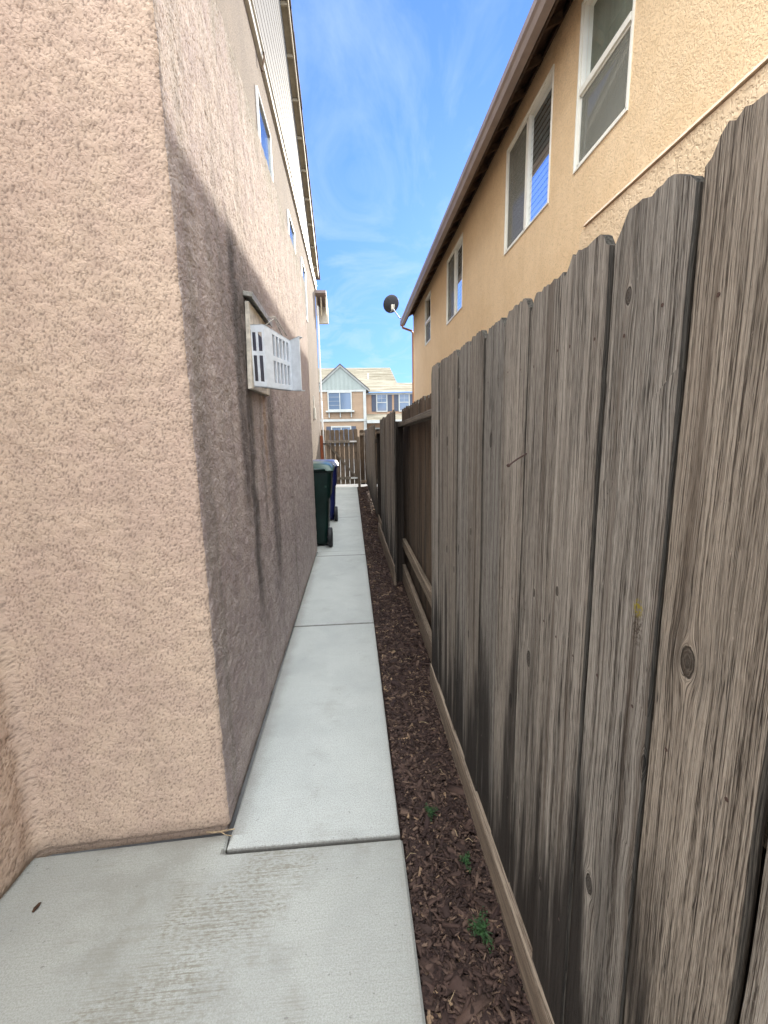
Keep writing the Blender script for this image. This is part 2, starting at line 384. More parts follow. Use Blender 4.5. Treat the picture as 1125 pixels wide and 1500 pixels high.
def ground_mat():
    t = NT('ground_asphalt'); x, y, z = t.pos(); n = t.noise(t.vec(x, y, z), 2, 6, .7)
    return t.out(t.mix(t.ss(n, .35, .65), (.10, .098, .092), (.17, .165, .155)), .9)
MT['ground'] = ground_mat()
def lap(name, c1, c2, pitch):
    t = NT(name); x, y, z = t.pos(); fr = t.math('FRACT', t.math('DIVIDE', z, pitch))
    n = t.noise(t.vec(x, y, t.mul(z, 4.0)), 3, 4)
    return t.out(t.mix(t.ss(n, .35, .65), c1, c2), .7, t.bump(fr, .02))
MT['far_tan'] = plain('far_tan_wall', (.27, .19, .125), .8, .04, 2)
MT['far_peach'] = plain('far_peach_wall', (.33, .215, .14), .8, .04, 2)
MT['far_gable'] = plain('far_pale_green', (.255, .285, .265), .8, .03, 2)
MT['far_shutter'] = plain('far_dark_shutter', (.05, .06, .085), .6, .05)
def rooftile():
    t = NT('far_roof_tile'); x, y, z = t.pos()
    r = t.noise(t.vec(t.mul(x, .5), t.mul(y, .5), t.mul(z, 9.0)), 1, 4, .7); k = t.noise(t.vec(x, y, z), 7, 3, .7)
    c = t.mix(t.ss(r, .38, .62), (.15, .13, .09), (.26, .23, .175)); c = t.mix(t.mul(t.ss(k, .45, .7), .4), c, (.15, .13, .095))
    return t.out(c, .9, t.bump(r, .05))
MT['far_roof'] = rooftile()

# ------------------------------------------------------------------ mesh helpers
def tag(o, label=None, cat=None, group=None, kind=None):
    if label: o['label'] = label
    if cat: o['category'] = cat
    if group: o['group'] = group
    if kind: o['kind'] = kind
    return o
def empty(name, loc, label, cat, group=None):
    o = bpy.data.objects.new(name, None); C.objects.link(o); o.location = loc; o.empty_display_size = .1
    return tag(o, label, cat, group)
class MB:
    def __init__(s): s.bm = bmesh.new()
    def box(s, x0, x1, y0, y1, z0, z1, bev=0.0, M=None, seg=2):
        b = bmesh.new(); bmesh.ops.create_cube(b, size=1)
        for v in b.verts: v.co = Vector(((x0+x1)/2+v.co.x*(x1-x0), (y0+y1)/2+v.co.y*(y1-y0), (z0+z1)/2+v.co.z*(z1-z0)))
        if bev: bmesh.ops.bevel(b, geom=b.edges[:], offset=bev, segments=seg, affect='EDGES', profile=.5)
        return s._add(b, M)
    def _add(s, b, M=None):
        if M is not None: b.transform(M)
        me = bpy.data.meshes.new('t'); b.to_mesh(me); b.free(); s.bm.from_mesh(me); bpy.data.meshes.remove(me); return s
    def prism(s, pts, d, bev=0.0, M=None):
        """pts: 3-D polygon, extruded by vector d"""
        b = bmesh.new(); vs = [b.verts.new(p) for p in pts]; f = b.faces.new(vs)
        r = bmesh.ops.extrude_face_region(b, geom=[f]); ex = [g for g in r['geom'] if isinstance(g, bmesh.types.BMVert)]
        bmesh.ops.translate(b, verts=ex, vec=Vector(d)); bmesh.ops.recalc_face_normals(b, faces=b.faces[:])
        if bev: bmesh.ops.bevel(b, geom=b.edges[:], offset=bev, segments=1, affect='EDGES')
        return s._add(b, M)
    def poly(s, pts):
        s.bm.faces.new([s.bm.verts.new(p) for p in pts]); return s
    def tube(s, path, r, n=10, cap=True):
        rs = r if isinstance(r, (list, tuple)) else [r]*len(path)
        P = [Vector(p) for p in path]; rings = []
        for i, p in enumerate(P):
            d = (P[min(i+1, len(P)-1)]-P[max(i-1, 0)]).normalized()
            a = d.cross(Vector((0, 0, 1)) if abs(d.z) < .9 else Vector((1, 0, 0))).normalized(); b = d.cross(a)
            rings.append([s.bm.verts.new(p+(a*math.cos(2*math.pi*k/n)+b*math.sin(2*math.pi*k/n))*rs[i]) for k in range(n)])
        for A, B in zip(rings, rings[1:]):
            for k in range(n): s.bm.faces.new((A[k], A[(k+1) % n], B[(k+1) % n], B[k]))
        if cap: s.bm.faces.new(rings[0][::-1]); s.bm.faces.new(rings[-1])
        return s
    def lathe(s, prof, M=None, n=32):
        b = bmesh.new(); rings = []
        for r, h in prof:
            rings.append([b.verts.new((max(r, 1e-4)*math.cos(2*math.pi*k/n), max(r, 1e-4)*math.sin(2*math.pi*k/n), h)) for k in range(n)])
        for A, B in zip(rings, rings[1:]):
            for k in range(n): b.faces.new((A[k], A[(k+1) % n], B[(k+1) % n], B[k]))
        bmesh.ops.recalc_face_normals(b, faces=b.faces[:])
        return s._add(b, M)
    def build(s, name, mat, parent=None, smooth=False, loc=None):
        """loc: the world origin of the parent, so that the child's mesh is local to it"""
        bmesh.ops.recalc_face_normals(s.bm, faces=s.bm.faces[:])
        me = bpy.data.meshes.new(name); s.bm.to_mesh(me); s.bm.free()
        me.materials.append(MT[mat] if isinstance(mat, str) else mat)
        if smooth:
            for p in me.polygons: p.use_smooth = True
        o = bpy.data.objects.new(name, me); C.objects.link(o)
        if parent:
            o.parent = parent
            base = Vector((0, 0, 0)); q = parent
            while q: base += q.location; q = q.parent
            me.transform(Matrix.Translation(-base))
        return o

def field(nx, ny, dx, dy, l0, l1, seed):
    """band-passed gaussian noise between wavelengths l0 < l1 (metres), unit variance"""
    g = np.random.default_rng(seed).standard_normal((ny, nx))
    kx = np.fft.rfftfreq(nx, dx)[None]; ky = np.fft.fftfreq(ny, dy)[:, None]
    k = np.hypot(kx, ky); w = np.exp(-(k*l0)**2)*(1-np.exp(-(k*l1)**2))
    h = np.fft.irfft2(np.fft.rfft2(g)*w, s=(ny, nx)); return h/h.std()
def sstep(v, a, b):
    t = np.clip((v-a)/(b-a), 0, 1); return t*t*(3-2*t)
def grid_mesh(name, P, mat, parent=None):
    ny, nx = P.shape[:2]
    me = bpy.data.meshes.new(name); nf = (nx-1)*(ny-1)
    me.vertices.add(nx*ny); me.vertices.foreach_set('co', P.reshape(-1).astype(np.float32))
    i = np.arange(nx*ny).reshape(ny, nx)
    F = np.stack([i[:-1, :-1], i[:-1, 1:], i[1:, 1:], i[1:, :-1]], -1).reshape(-1)
    me.loops.add(nf*4); me.loops.foreach_set('vertex_index', F.astype(np.int32))
    me.polygons.add(nf); me.polygons.foreach_set('loop_start', np.arange(0, nf*4, 4, dtype=np.int32))
    me.polygons.foreach_set('loop_total', np.full(nf, 4, np.int32)); me.update(calc_edges=True)
    me.polygons.foreach_set('use_smooth', np.ones(nf, bool))
    me.materials.append(MT[mat]); o = bpy.data.objects.new(name, me); C.objects.link(o)
    if parent: o.parent = parent
    return o

# ------------------------------------------------------------------ SETTING: ground, walkway, bed
g = MB().poly([(-400, -300, -.09), (400, -300, -.09), (400, 700, -.09), (-400, 700, -.09)]).build('ground', 'ground'); tag(g, kind='structure')
w = MB()
ycut = [-3.0, 1.385, 3.31, 5.41, 8.14, 10.9, 13.42]
for i, (a, b) in enumerate(zip(ycut, ycut[1:])):
    xl = -.50 if i in (1, 2) else (-.95 if i > 2 else -1.24)
    ya, yb = a+.006, b-.006
    if i == 0:      # the wide slab in front of the wall
        w.prism([(xl,ya,-.1),(.146,ya,-.1),(.146,yb,-.1),(-.514,yb,-.1),(-.522,1.462,-.1),(xl,1.43,-.1)],(0,0,.1),.008)
    elif i == 3:    # widens into the recess
        w.box(-.497, .138, ya, 5.62, -.10, 0, .009); w.box(-.94, .138, 5.625, yb, -.10, 0, .009)
    elif i in (1, 2): w.box(-.512, .140, ya, yb, -.10, 0, .009)
    else: w.box(xl, .138, ya, yb, -.10, 0, .009)
tag(w.build('walkway', 'concrete'), kind='structure')
rng = np.random.default_rng(3)
nx, ny = 60, 700
X, Y = np.meshgrid(np.linspace(.10, 1.2, nx), np.linspace(-1, 13.6, ny))
Z = -.045+.010*field(nx, ny, .02, .02, .06, .5, 4)
tag(grid_mesh('soil', np.dstack([X, Y, Z]), 'soil'), kind='structure')

def chips(n, y0, y1, size, seed, zoff):
    r = np.random.default_rng(seed)
    x = r.uniform(.152, .54, n); y = r.uniform(y0, y1, n)
    L = size*r.lognormal(0, .45, n); W = L*r.uniform(.18, .5, n); T = L*r.uniform(.07, .18, n)
    yaw_ = r.uniform(0, 2*np.pi, n); pt = r.normal(0, .28, n); rl = r.normal(0, .35, n)
    z = zoff+r.uniform(0, .016, n)+.010*np.sin(y*3.1+x*9)*.6
    z += .012*sstep(x, .36, .47)
    c = np.array([[-1, -1, -1], [1, -.6, -1], [1.1, .7, -1], [-.8, 1, -1], [-1, -1, 1], [1, -.6, 1], [1.1, .7, 1], [-.8, 1, 1]], float)*.5
    V = c[None]*np.stack([L, W, T], -1)[:, None]*r.uniform(.75, 1.25, (n, 8, 1))
    cp, sp_, cr, sr, cy, sy = np.cos(pt), np.sin(pt), np.cos(rl), np.sin(rl), np.cos(yaw_), np.sin(yaw_)
    Rx = np.zeros((n, 3, 3)); Rx[:, 0, 0] = 1; Rx[:, 1, 1] = cr; Rx[:, 1, 2] = -sr; Rx[:, 2, 1] = sr; Rx[:, 2, 2] = cr
    Ry = np.zeros((n, 3, 3)); Ry[:, 1, 1] = 1; Ry[:, 0, 0] = cp; Ry[:, 0, 2] = sp_; Ry[:, 2, 0] = -sp_; Ry[:, 2, 2] = cp
    Rz = np.zeros((n, 3, 3)); Rz[:, 2, 2] = 1; Rz[:, 0, 0] = cy; Rz[:, 0, 1] = -sy; Rz[:, 1, 0] = sy; Rz[:, 1, 1] = cy
    V = np.einsum('nij,nkj->nki', Rz@Ry@Rx, V)+np.stack([x, y, z], -1)[:, None]
    # keep chips off the paving and out of the kickboard
    mn = V[:, :, 0].min(1); V[:, :, 0] += np.maximum(0, .146-mn)[:, None]
    return V
V = np.concatenate([chips(20000, .35, 2.6, .018, 11, -.038), chips(15000, 2.5, 6.0, .023, 12, -.038), chips(8000, 5.9, 13.5, .034, 13, -.038)])
n = len(V); Q = np.array([[0, 3, 2, 1], [4, 5, 6, 7], [0, 1, 5, 4], [1, 2, 6, 5], [2, 3, 7, 6], [3, 0, 4, 7]])
F = (np.arange(n)[:, None, None]*8+Q[None]).reshape(-1)
me = bpy.data.meshes.new('mulch'); me.vertices.add(n*8); me.vertices.foreach_set('co', V.reshape(-1).astype(np.float32))
me.loops.add(len(F)); me.loops.foreach_set('vertex_index', F.astype(np.int32)); me.polygons.add(n*6)
me.polygons.foreach_set('loop_start', np.arange(0, n*24, 4, dtype=np.int32)); me.polygons.foreach_set('loop_total', np.full(n*6, 4, np.int32)); me.update(calc_edges=True)
me.materials.append(MT['mulch']); mo = bpy.data.objects.new('bark_mulch', me); C.objects.link(mo)
tag(mo, 'reddish brown bark mulch filling the strip between walkway and fence', 'mulch', kind='stuff')

# ------------------------------------------------------------------ LEFT HOUSE
H = empty('stucco_house', (-.95, 1.45, 0), 'two storey tan stucco house on the left with a protruding lower wall', 'house')
# textured skin of the protruding volume: one sheet wrapped round its corner
def skin():
    hz = 3.36; path = []; r = .018
    inner = (-1.2, 1.44); cor = (-.523, 1.475); end = (-.503, 5.62)
    def seg(a, b, step):
        L = math.dist(a, b); k = max(1, int(L/step)); return [(a[0]+(b[0]-a[0])*i/k, a[1]+(b[1]-a[1])*i/k) for i in range(k)]
    path += seg((-1.26, -2.6), (-1.235, .9), .06); path += seg((-1.235, .9), (-1.205, 1.40), .006)
    for i in range(6):
        a = i/6*math.pi/2; path.append((-1.205+.04*(1-math.cos(a)), 1.40+.04*math.sin(a)))
    path += seg((-1.165, 1.442), (cor[0]-r, cor[1]), .0046)
    for i in range(7):
        a = i/6*math.pi/2; path.append((cor[0]-r+r*math.sin(a), cor[1]+r-r*math.cos(a)))
    path += seg((cor[0]+.0003, cor[1]+r+.004), (-.517, 2.6), .0055); path += seg((-.517, 2.6), (end[0], end[1]-.02), .010)
    for i in range(6):
        a = i/5*math.pi/2; path.append((end[0]-.02+.02*math.cos(a), end[1]-.02+.02*math.sin(a)))
    path += seg((end[0]-.03, end[1]), (-1.0, end[1]), .04)+[(-1.0, end[1])]
    P = np.array(path); d = np.gradient(P, axis=0); d /= np.linalg.norm(d, axis=1)[:, None]
    Nn = np.stack([d[:, 1], -d[:, 0]], 1)
    s = np.concatenate([[0], np.cumsum(np.linalg.norm(np.diff(P, axis=0), axis=1))])
    zs = np.arange(-.02, hz, .006); ny = len(zs)
    ds = .004; ns = int(s[-1]/ds)+2; nyf = int(hz/ds)+8
    a = field(ns, nyf, ds, ds, .0062, .0085, 21); b = field(ns, nyf, ds, ds, .004, .006, 22); c = field(ns, nyf, ds, ds, .06, .3, 23)
    pa = sstep(a, -1.65, -.55); hf = .0028*pa+.0004*b+.0009*c
    ii = np.clip((s/ds).astype(int), 0, ns-1); jj = np.clip(((zs+.02)/ds).astype(int), 0, nyf-1)
    h = hf[np.ix_(jj, ii)]; skin.hollow = (1-pa[np.ix_(jj, ii)]).astype(np.float32)
    edge = sstep(zs, .0, .02)[:, None]; h = h*edge-.010*(1-sstep(zs, .005, .03))[:, None]
    out = np.zeros((ny, len(P), 3)); out[..., 0] = P[None, :, 0]+Nn[None, :, 0]*h; out[..., 1] = P[None, :, 1]+Nn[None, :, 1]*h; out[..., 2] = zs[:, None]
    out -= np.array([-.95, 1.45, 0]); return out
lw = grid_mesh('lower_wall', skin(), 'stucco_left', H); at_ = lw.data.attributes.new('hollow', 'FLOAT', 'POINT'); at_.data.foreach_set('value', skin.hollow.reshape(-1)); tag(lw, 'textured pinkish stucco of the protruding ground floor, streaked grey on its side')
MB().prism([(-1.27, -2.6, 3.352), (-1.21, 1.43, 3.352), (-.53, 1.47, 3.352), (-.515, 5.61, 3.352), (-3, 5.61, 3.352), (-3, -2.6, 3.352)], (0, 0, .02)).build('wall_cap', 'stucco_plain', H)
rk = lambda y: 8.77-.46*(y-8.63) if y > 7.7 else 9.198-.46*(7.7-y)
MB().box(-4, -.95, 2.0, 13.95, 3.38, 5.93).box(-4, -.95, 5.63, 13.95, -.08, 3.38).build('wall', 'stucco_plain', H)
sd = MB(); p = .20; z = 6.06; yl, yr = 2.0, 13.95
while z < 9.15:   # lap boards of the gable, each cut to the slope
    z1 = min(z+p, 9.18)
    def span(zz): return (max(yl, 7.7-(9.198-zz)/.46), min(yr, 7.7+(9.198-zz)/.46))
    a0, a1 = span(z); b0, b1 = span(z1)
    if a1-a0 > .05: sd.prism([(-.950, a0, z), (-.950, a1, z), (-.954, b1, z1), (-.954, b0, z1)], (-.05, 0, 0))
    z += p
sd.build('gable_siding', 'siding', H)
MB().box(-.99, -.905, 2.0, 13.97, 5.93, 6.06, .004).box(-.93, -.885, 2.0, 13.97, 6.035, 6.062, .002).build('band_trim', 'vinyl', H)
MB().tube([(-.915, 5.95, 5.8), (-.885, 6.0, 5.98), (-.915, 6.06, 6.16)], .012).build('cable_clip', 'rafter', H)
# rake: soffit, barge board, tile edge
for s0, s1 in ((13.96, 7.7), (7.7, 1.4)):
    z0, z1_ = rk(s0), rk(s1)
    MB().prism([(-1.0, s0, z0), (-1.0, s1, z1_), (-1.0, s1, z1_+.05), (-1.0, s0, z0+.05)], (.155, 0, 0)).build('rake_soffit', 'cream', H)
    MB().prism([(-.845, s0, z0-.05), (-.845, s1, z1_-.05), (-.845, s1, z1_+.13), (-.845, s0, z0+.13)], (.022, 0, 0)).build('barge_board', 'cream', H)
y = 8.0
while y < 13.8: MB().box(-.952, -.848, y, y+.04, rk(y)-.075, rk(y)-.022).build('lookout', 'cream', H); y += .62
tl = MB(); y = 2.0
while y < 14.2:
    z = rk(y)+.13; sl = .46 if y < 7.7 else -.46
    tl.prism([(-.99, y, z+.005), (-.99, y+.36, z+.36*sl+.005), (-.99, y+.36, z+.36*sl+.06), (-.99, y, z+.035+random.uniform(.02, .04))], (.19+random.uniform(0, .015), 0, 0)); y += .34
tl.build('roof_tile_edge', 'tile', H)
MB().prism([(-.99, 14.3, rk(14.3)+.05), (-.99, 7.7, rk(7.7)+.05), (-.99, 1.2, rk(1.2)+.05), (-.99, 1.2, rk(1.2)+.12), (-.99, 7.7, rk(7.7)+.12), (-.99, 14.3, rk(14.3)+.12)], (-4, 0, 0)).build('roof', 'tile', H)
# eave return at the far corner
er = MB().prism([(-.95, 13.85, 5.82), (-.95, 14.5, 5.60), (-.95, 14.5, 5.67), (-.95, 13.85, 5.90)], (.335, 0, 0)); er.build('eave_roof', 'gutter', H)
er = MB()
for x in (-.94, -.80, -.655): er.prism([(x, 13.97, 5.75), (x, 14.42, 5.60), (x, 14.42, 5.50), (x, 13.97, 5.20)], (.035, 0, 0))
er.build('eave_bracket', 'cream', H)
MB().box(-.96, -.60, 14.44, 14.56, 5.10, 5.60, .015).build('eave_gutter', 'vinyl', H)
MB().tube([(-.90, 14.02, 5.5), (-.90, 14.02, .1)], .03).build('downspout', 'white', H)
for (a, b, z0, z1) in ((5.62, 6.45, 4.2, 5.42), (7.95, 8.80, 4.2, 5.28), (9.9, 10.75, 4.2, 5.30)):
    f = MB(); t_ = .024
    f.box(-.955, -.925, a, b, z1-t_, z1).box(-.955, -.925, a, b, z0, z0+t_).box(-.955, -.925, a, a+t_, z0+t_, z1-t_).box(-.955, -.925, b-t_, b, z0+t_, z1-t_)
    f = f.build('window', 'white', H); MB().box(-.949, -.940, a+t_, b-t_, z0+t_, z1-t_).build('pane', 'glass', f)
MB().box(-.95, -.90, 11.4, 11.6, 2.0, 2.3, .01).box(-.95, -.93, 11.45, 11.55, 2.3, 2.6, .005).build('utility_box', 'vinyl', H)

# vent cover on the side wall (hangs open)
V0 = empty('wall_vent', (-.51, 2.35, 1.73), 'broken white slotted vent cover hanging bent from a cream plate on the streaked wall', 'vent')
pl = MB().prism([(-.512, 2.335, 2.19), (-.512, 2.27, 1.755), (-.512, 2.74, 1.765), (-.512, 2.78, 1.83), (-.512, 2.80, 2.19)], (.022, 0, 0), .003); pl.build('back_plate', 'plate', V0)
MB().prism([(-.515, 2.32, 2.212), (-.515, 2.86, 2.208), (-.515, 2.86, 2.230), (-.515, 2.32, 2.234)], (.045, 0, -.008), .002).prism([(-.472, 2.32, 2.196), (-.472, 2.86, 2.190), (-.472, 2.86, 2.222), (-.472, 2.32, 2.228)], (.005, 0, 0)).build('flashing', 'tin', V0)
MB().tube([(-.50, 2.62, 2.12), (-.42, 2.66, 2.19), (-.385, 2.70, 2.10)], .0035, 6).tube([(-.50, 2.7, 2.2), (-.43, 2.74, 2.22), (-.37, 2.78, 2.12)], .003, 6).build('loose_wire', 'tin', V0)
MB().box(-.491, -.4865, 2.36, 2.66, 1.80, 2.07).build('slot_shade_sheet', 'black', V0)  # flat black sheet, stands in for the shade behind the slots
def cover():
    A, B, Cc, D = (Vector((-.500, 2.325)), Vector((-.425, 2.330)), Vector((-.315, 2.470)), Vector((-.262, 2.425)))
    ztop = {0: 2.075, 1: 2.078, 2: 2.030, 3: 2.042}; zbot = {0: 1.775, 1: 1.768, 2: 1.765, 3: 1.760}
    m = MB(); pts = [A, B, Cc, D]
    def P(i, u, z): # z in 0..1
        a, b = pts[i], pts[i+1]; p = a+(b-a)*u; zt = ztop[i]+(ztop[i+1]-ztop[i])*u; zb = zbot[i]+(zbot[i+1]-zbot[i])*u
        return Vector((p.x, p.y, zb+(zt-zb)*z))
    def plate_(i, u0, u1, z0, z1):
        a = pts[i+1]-pts[i]; nrm = Vector((a.y, -a.x, 0)).normalized()*-.006
        m.prism([P(i, u0, z0), P(i, u1, z0), P(i, u1, z1), P(i, u0, z1)], nrm*(2.6 if i == 1 else 1))
    def grille(i, cols, rows):
        us = [0]+[q for c in cols for q in c]+[1]
        for k in range(0, len(us), 2): plate_(i, us[k], us[k+1], 0, 1)
        for c in cols:
            zs = [0]+[q for r_ in rows for q in r_]+[1]
            for k in range(0, len(zs), 2): plate_(i, c[0], c[1], zs[k], zs[k+1])
    grille(0, [(.22, .44), (.60, .84)], [(.09, .51), (.58, .88)])
    grille(1, [(.30+.136*k, .30+.136*k+.092) for k in range(5)], [(.10, .48), (.56, .92)])
    plate_(2, 0, 1, 0, 1)
    # return lips along the top and bottom
    for i in range(3):
        a = pts[i+1]-pts[i]; nrm = Vector((-a.y, a.x, 0)).normalized()*.028
        m.prism([P(i, 0, 1), P(i, 1, 1), P(i, 1, .985), P(i, 0, .985)], nrm)
        m.prism([P(i, 0, 0), P(i, 1, 0), P(i, 1, .015), P(i, 0, .015)], nrm)
    return m
cover().build('slotted_cover', 'plastic', V0)

# ------------------------------------------------------------------ RIGHT HOUSE
RH = empty('orange_house', (1.9, 13, 0), 'two storey orange stucco house behind the fence with brown gutter and dark eaves', 'house')
wins = [(3.12, 3.80, 3.62, 4.78, 'h'), (4.28, 5.42, 3.63, 4.72, 'v'), (7.42, 8.56, 3.61, 4.72, 'v'), (10.25, 10.98, 3.72, 4.76, 'h'), (-1.2, .2, 3.62, 4.75, 'v')]
def wall_holes(x0, x1, y0, y1, z0, z1, holes):
    ys = sorted({y0, y1, *[h[0] for h in holes], *[h[1] for h in holes]}); zs = sorted({z0, z1, *[h[2] for h in holes], *[h[3] for h in holes]})
    b = bmesh.new(); vs = {}
    def V_(x, y, z):
        k = (x, round(y, 4), round(z, 4))
        if k not in vs: vs[k] = b.verts.new((x, y, z))
        return vs[k]
    inside = lambda y, z: any(h[0] < y < h[1] and h[2] < z < h[3] for h in holes)
    for i in range(len(ys)-1):
        for j in range(len(zs)-1):
            if inside((ys[i]+ys[i+1])/2, (zs[j]+zs[j+1])/2): continue
            b.faces.new([V_(x0, ys[i], zs[j]), V_(x0, ys[i+1], zs[j]), V_(x0, ys[i+1], zs[j+1]), V_(x0, ys[i], zs[j+1])])
    for h in holes:
        c = [(h[0], h[2]), (h[1], h[2]), (h[1], h[3]), (h[0], h[3])]
        for k in range(4):
            (ya, za), (yb, zb) = c[k], c[(k+1) % 4]
            b.faces.new([V_(x0, ya, za), V_(x0, yb, zb), V_(x1, yb, zb), V_(x1, ya, za)])
    return b
m = MB(); m._add(wall_holes(1.9, 1.99, -5, 13.0, -.08, 5.10, wins)); m.poly([(1.9, 13, -.08), (9, 13, -.08), (9, 13, 5.1), (1.9, 13, 5.1)])
m.poly([(1.9, -5, -.08), (9, -5, -.08), (9, -5, 5.1), (1.9, -5, 5.1)]); m.build('wall', 'stucco_orange', RH)
m = MB(); m.prism([(1.878, 3.62, -.08), (1.878, 3.62, 3.06), (1.878, 3.585, 3.095), (1.878, 1.95, 3.095), (1.878, 1.95, -.08)], (.05, 0, 0), .004)
m.build('lower_wall_patch', 'stucco_patch', RH)
MB().prism([(1.878, 1.945, -.08), (1.878, 1.945, 3.09), (1.878, -5, 3.09), (1.878, -5, -.08)], (.05, 0, 0), .004).build('grey_wall_patch', 'stucco_grey', RH)
MB().prism([(1.862, -5, 3.098), (1.905, -5, 3.098), (1.905, -5, 3.15), (1.885, -5, 3.13)], (0, 8.55, 0)).build('belt_moulding', 'pink_trim', RH)
for k, (a, b, z0, z1, kind) in enumerate(wins):
    t_ = .020; f = MB(); xo = 1.902; xi = 1.942
    for q in ((a, b, z1-t_, z1), (a, b, z0, z0+t_), (a, a+t_, z0+t_, z1-t_), (b-t_, b, z0+t_, z1-t_)): f.box(xo, xi, *q, .003)
    f.box(1.889, 1.903, a-.012, b+.012, z1-.004, z1+.012, .002).box(1.889, 1.903, a-.012, b+.012, z0-.012, z0+.004, .002).box(1.889, 1.903, a-.012, a+.004, z0+.004, z1-.004, .002).box(1.889, 1.903, b-.004, b+.012, z0+.004, z1-.004, .002)
    if kind == 'v': c = (a+b)/2; f.box(xo+.006, xi, c-.02, c+.02, z0+t_, z1-t_, .003)
    else: c = z0+.47*(z1-z0); f.box(xo-.012, xi, a+t_, b-t_, c-.025, c+.025, .004)
    fo = f.build('window', 'cream_vinyl', RH)
    zc = (z0+z1)/2; MB().poly([(1.932, yy, zz) for yy, zz in ((a+t_, z0+t_), (b-t_, z0+t_), (b-t_, z1-t_), (a+t_, z1-t_))]).build('pane', 'glass', fo)
    if kind == 'v':
        sc = MB().box(1.912, 1.914, c+.03, b-t_-.012, z0+t_+.012, z1-t_-.012); fr = [(c+.02, b-t_, z0+t_, z0+t_+.016), (c+.02, b-t_, z1-t_-.016, z1-t_), (c+.02, c+.036, z0+t_, z1-t_), (b-t_-.016, b-t_, z0+t_, z1-t_)]
    else:
        sc = MB().box(1.912, 1.914, a+t_+.012, b-t_-.012, z0+t_+.012, c-.036); fr = [(a+t_, b-t_, z0+t_, z0+t_+.016), (a+t_, b-t_, c-.04, c-.024), (a+t_, a+t_+.016, z0+t_, c-.024), (b-t_-.016, b-t_, z0+t_, c-.024)]
    sc.build('insect_screen', 'screen', fo)
    q = MB()
    for r_ in fr: q.box(1.906, 1.920, *r_)
    q.build('screen_frame', 'cream_vinyl', fo)
    if k in (1, 2):
        q = MB(); zz = z0+.05
        while zz < z1-.04:
            q.prism([(1.950, a+.03, zz), (1.950, b-.03, zz), (1.962, b-.03, zz+.060), (1.962, a+.03, zz+.060)], (.002, 0, 0)); zz += .062
        q.build('blind', 'blind', fo)
    elif k == 0:
        q = MB(); nn = 60; yv = [a+.01+(b-a-.02)*i/nn for i in range(nn+1)]
        xv = [1.956+.006*math.sin(i*.9)+.003*math.sin(i*2.3) for i in range(nn+1)]
        for i in range(nn): q.poly([(xv[i], yv[i], z0+.01), (xv[i+1], yv[i+1], z0+.01), (xv[i+1], yv[i+1], z1-.01), (xv[i], yv[i], z1-.01)])
        q.build('pane_backing', 'pane_backing', fo)  # added pale sheet behind the glass, lightens the dark pane
MB().box(1.995, 2.20, -5+.1, 12.9, 3.3, 3.35).box(2.20, 2.25, -4.9, 12.9, 3.35, 4.95).box(1.995, 2.25, -4.9, 12.9, 4.96, 5.0).build('room_lining', 'room', RH)
# roof: decking seen from below, rafters, gutter
MB().prism([(1.64, -5.2, 4.876), (1.90, -5.2, 5.02), (5.0, -5.2, 6.75), (5.0, -5.2, 6.82), (1.64, -5.2, 4.936)], (0, 18.35, 0)).build('roof_deck', 'eave_dark', RH)
y = -4.8
while y < 13.0:
    MB().prism([(1.668, y, 4.886), (1.898, y, 5.014), (1.898, y, 4.945), (1.668, y, 4.815)], (0, .032, 0)).build('rafter_tail', 'rafter', RH); y += .405
MB().box(1.880, 1.899, -5, 12.99, 4.95, 5.0).build('eave_blocking', 'eave_dark', RH)
prof = [(1.640, 4.725), (1.570, 4.725), (1.555, 4.775), (1.537, 4.80), (1.537, 4.860), (1.549, 4.866), (1.552, 4.81), (1.575, 4.742), (1.634, 4.742), (1.634, 4.86), (1.648, 4.86)]
gm = MB(); gm.prism([(a, -5.2, b) for a, b in prof], (0, 18.4, 0)); gm.build('gutter', 'gutter', RH)
MB().box(1.6485, 1.666, -5.2, 13.15, 4.72, 4.872).build('fascia', 'eave_dark', RH)
tr = MB(); y = -5.2
while y < 13.1: tr.prism([(1.60, y, 4.935), (4.9, y, 6.83), (4.9, y, 6.88), (1.60, y, 4.985)], (0, .315, random.uniform(0, .01))); y += .32
tr.build('roof', 'tile', RH)
MB().box(1.54, 1.66, 13.205, 13.22, 4.72, 4.87, .003).tube([(1.59, 13.14, 4.73), (1.61, 13.15, 4.66), (1.86, 13.10, 4.56), (1.895, 13.06, 4.48), (1.895, 13.05, 0)], .032, 8).build('downspout', 'copper', RH)

# satellite dish at the far eave corner
D0 = empty('satellite_dish', (1.6, 13.2, 4.85), 'dark grey satellite dish on a bent mast at the eave corner', 'dish')
ax = Vector((-.30, .80, .42)).normalized()
Md = Matrix.Translation((1.31, 13.25, 5.33)) @ ax.to_track_quat('Z', 'Y').to_matrix().to_4x4()
prof = [(.001, .0)]+[(.245*q, .055*q*q) for q in (.2, .4, .6, .8, 1)]+[(.250, .062), (.246, .064)]+[(.24*q, .055*q*q+.008) for q in (.95, .6, .3)]+[(.001, .008)]
MB().lathe(prof, Md, 40).build('reflector', 'dish', D0, True)
MB().tube([(1.62, 13.1, 4.86), (1.50, 13.1, 4.93), (1.36, 13.1, 5.12), (1.33, 13.15, 5.22)], .017, 8).build('mast', 'metal', D0, True)
MB().box(1.275, 1.345, 13.10, 13.19, 5.15, 5.29, .015).box(1.355, 1.375, 13.12, 13.18, 5.20, 5.30, .005).build('mount_bracket', 'vinyl', D0)
MB().tube([(1.33, 13.15, 5.16), (1.25, 13.45, 5.15), (1.15, 13.62, 5.32)], .011, 6).box(1.11, 1.19, 13.58, 13.66, 5.30, 5.38, .01).build('feed_arm', 'metal', D0)

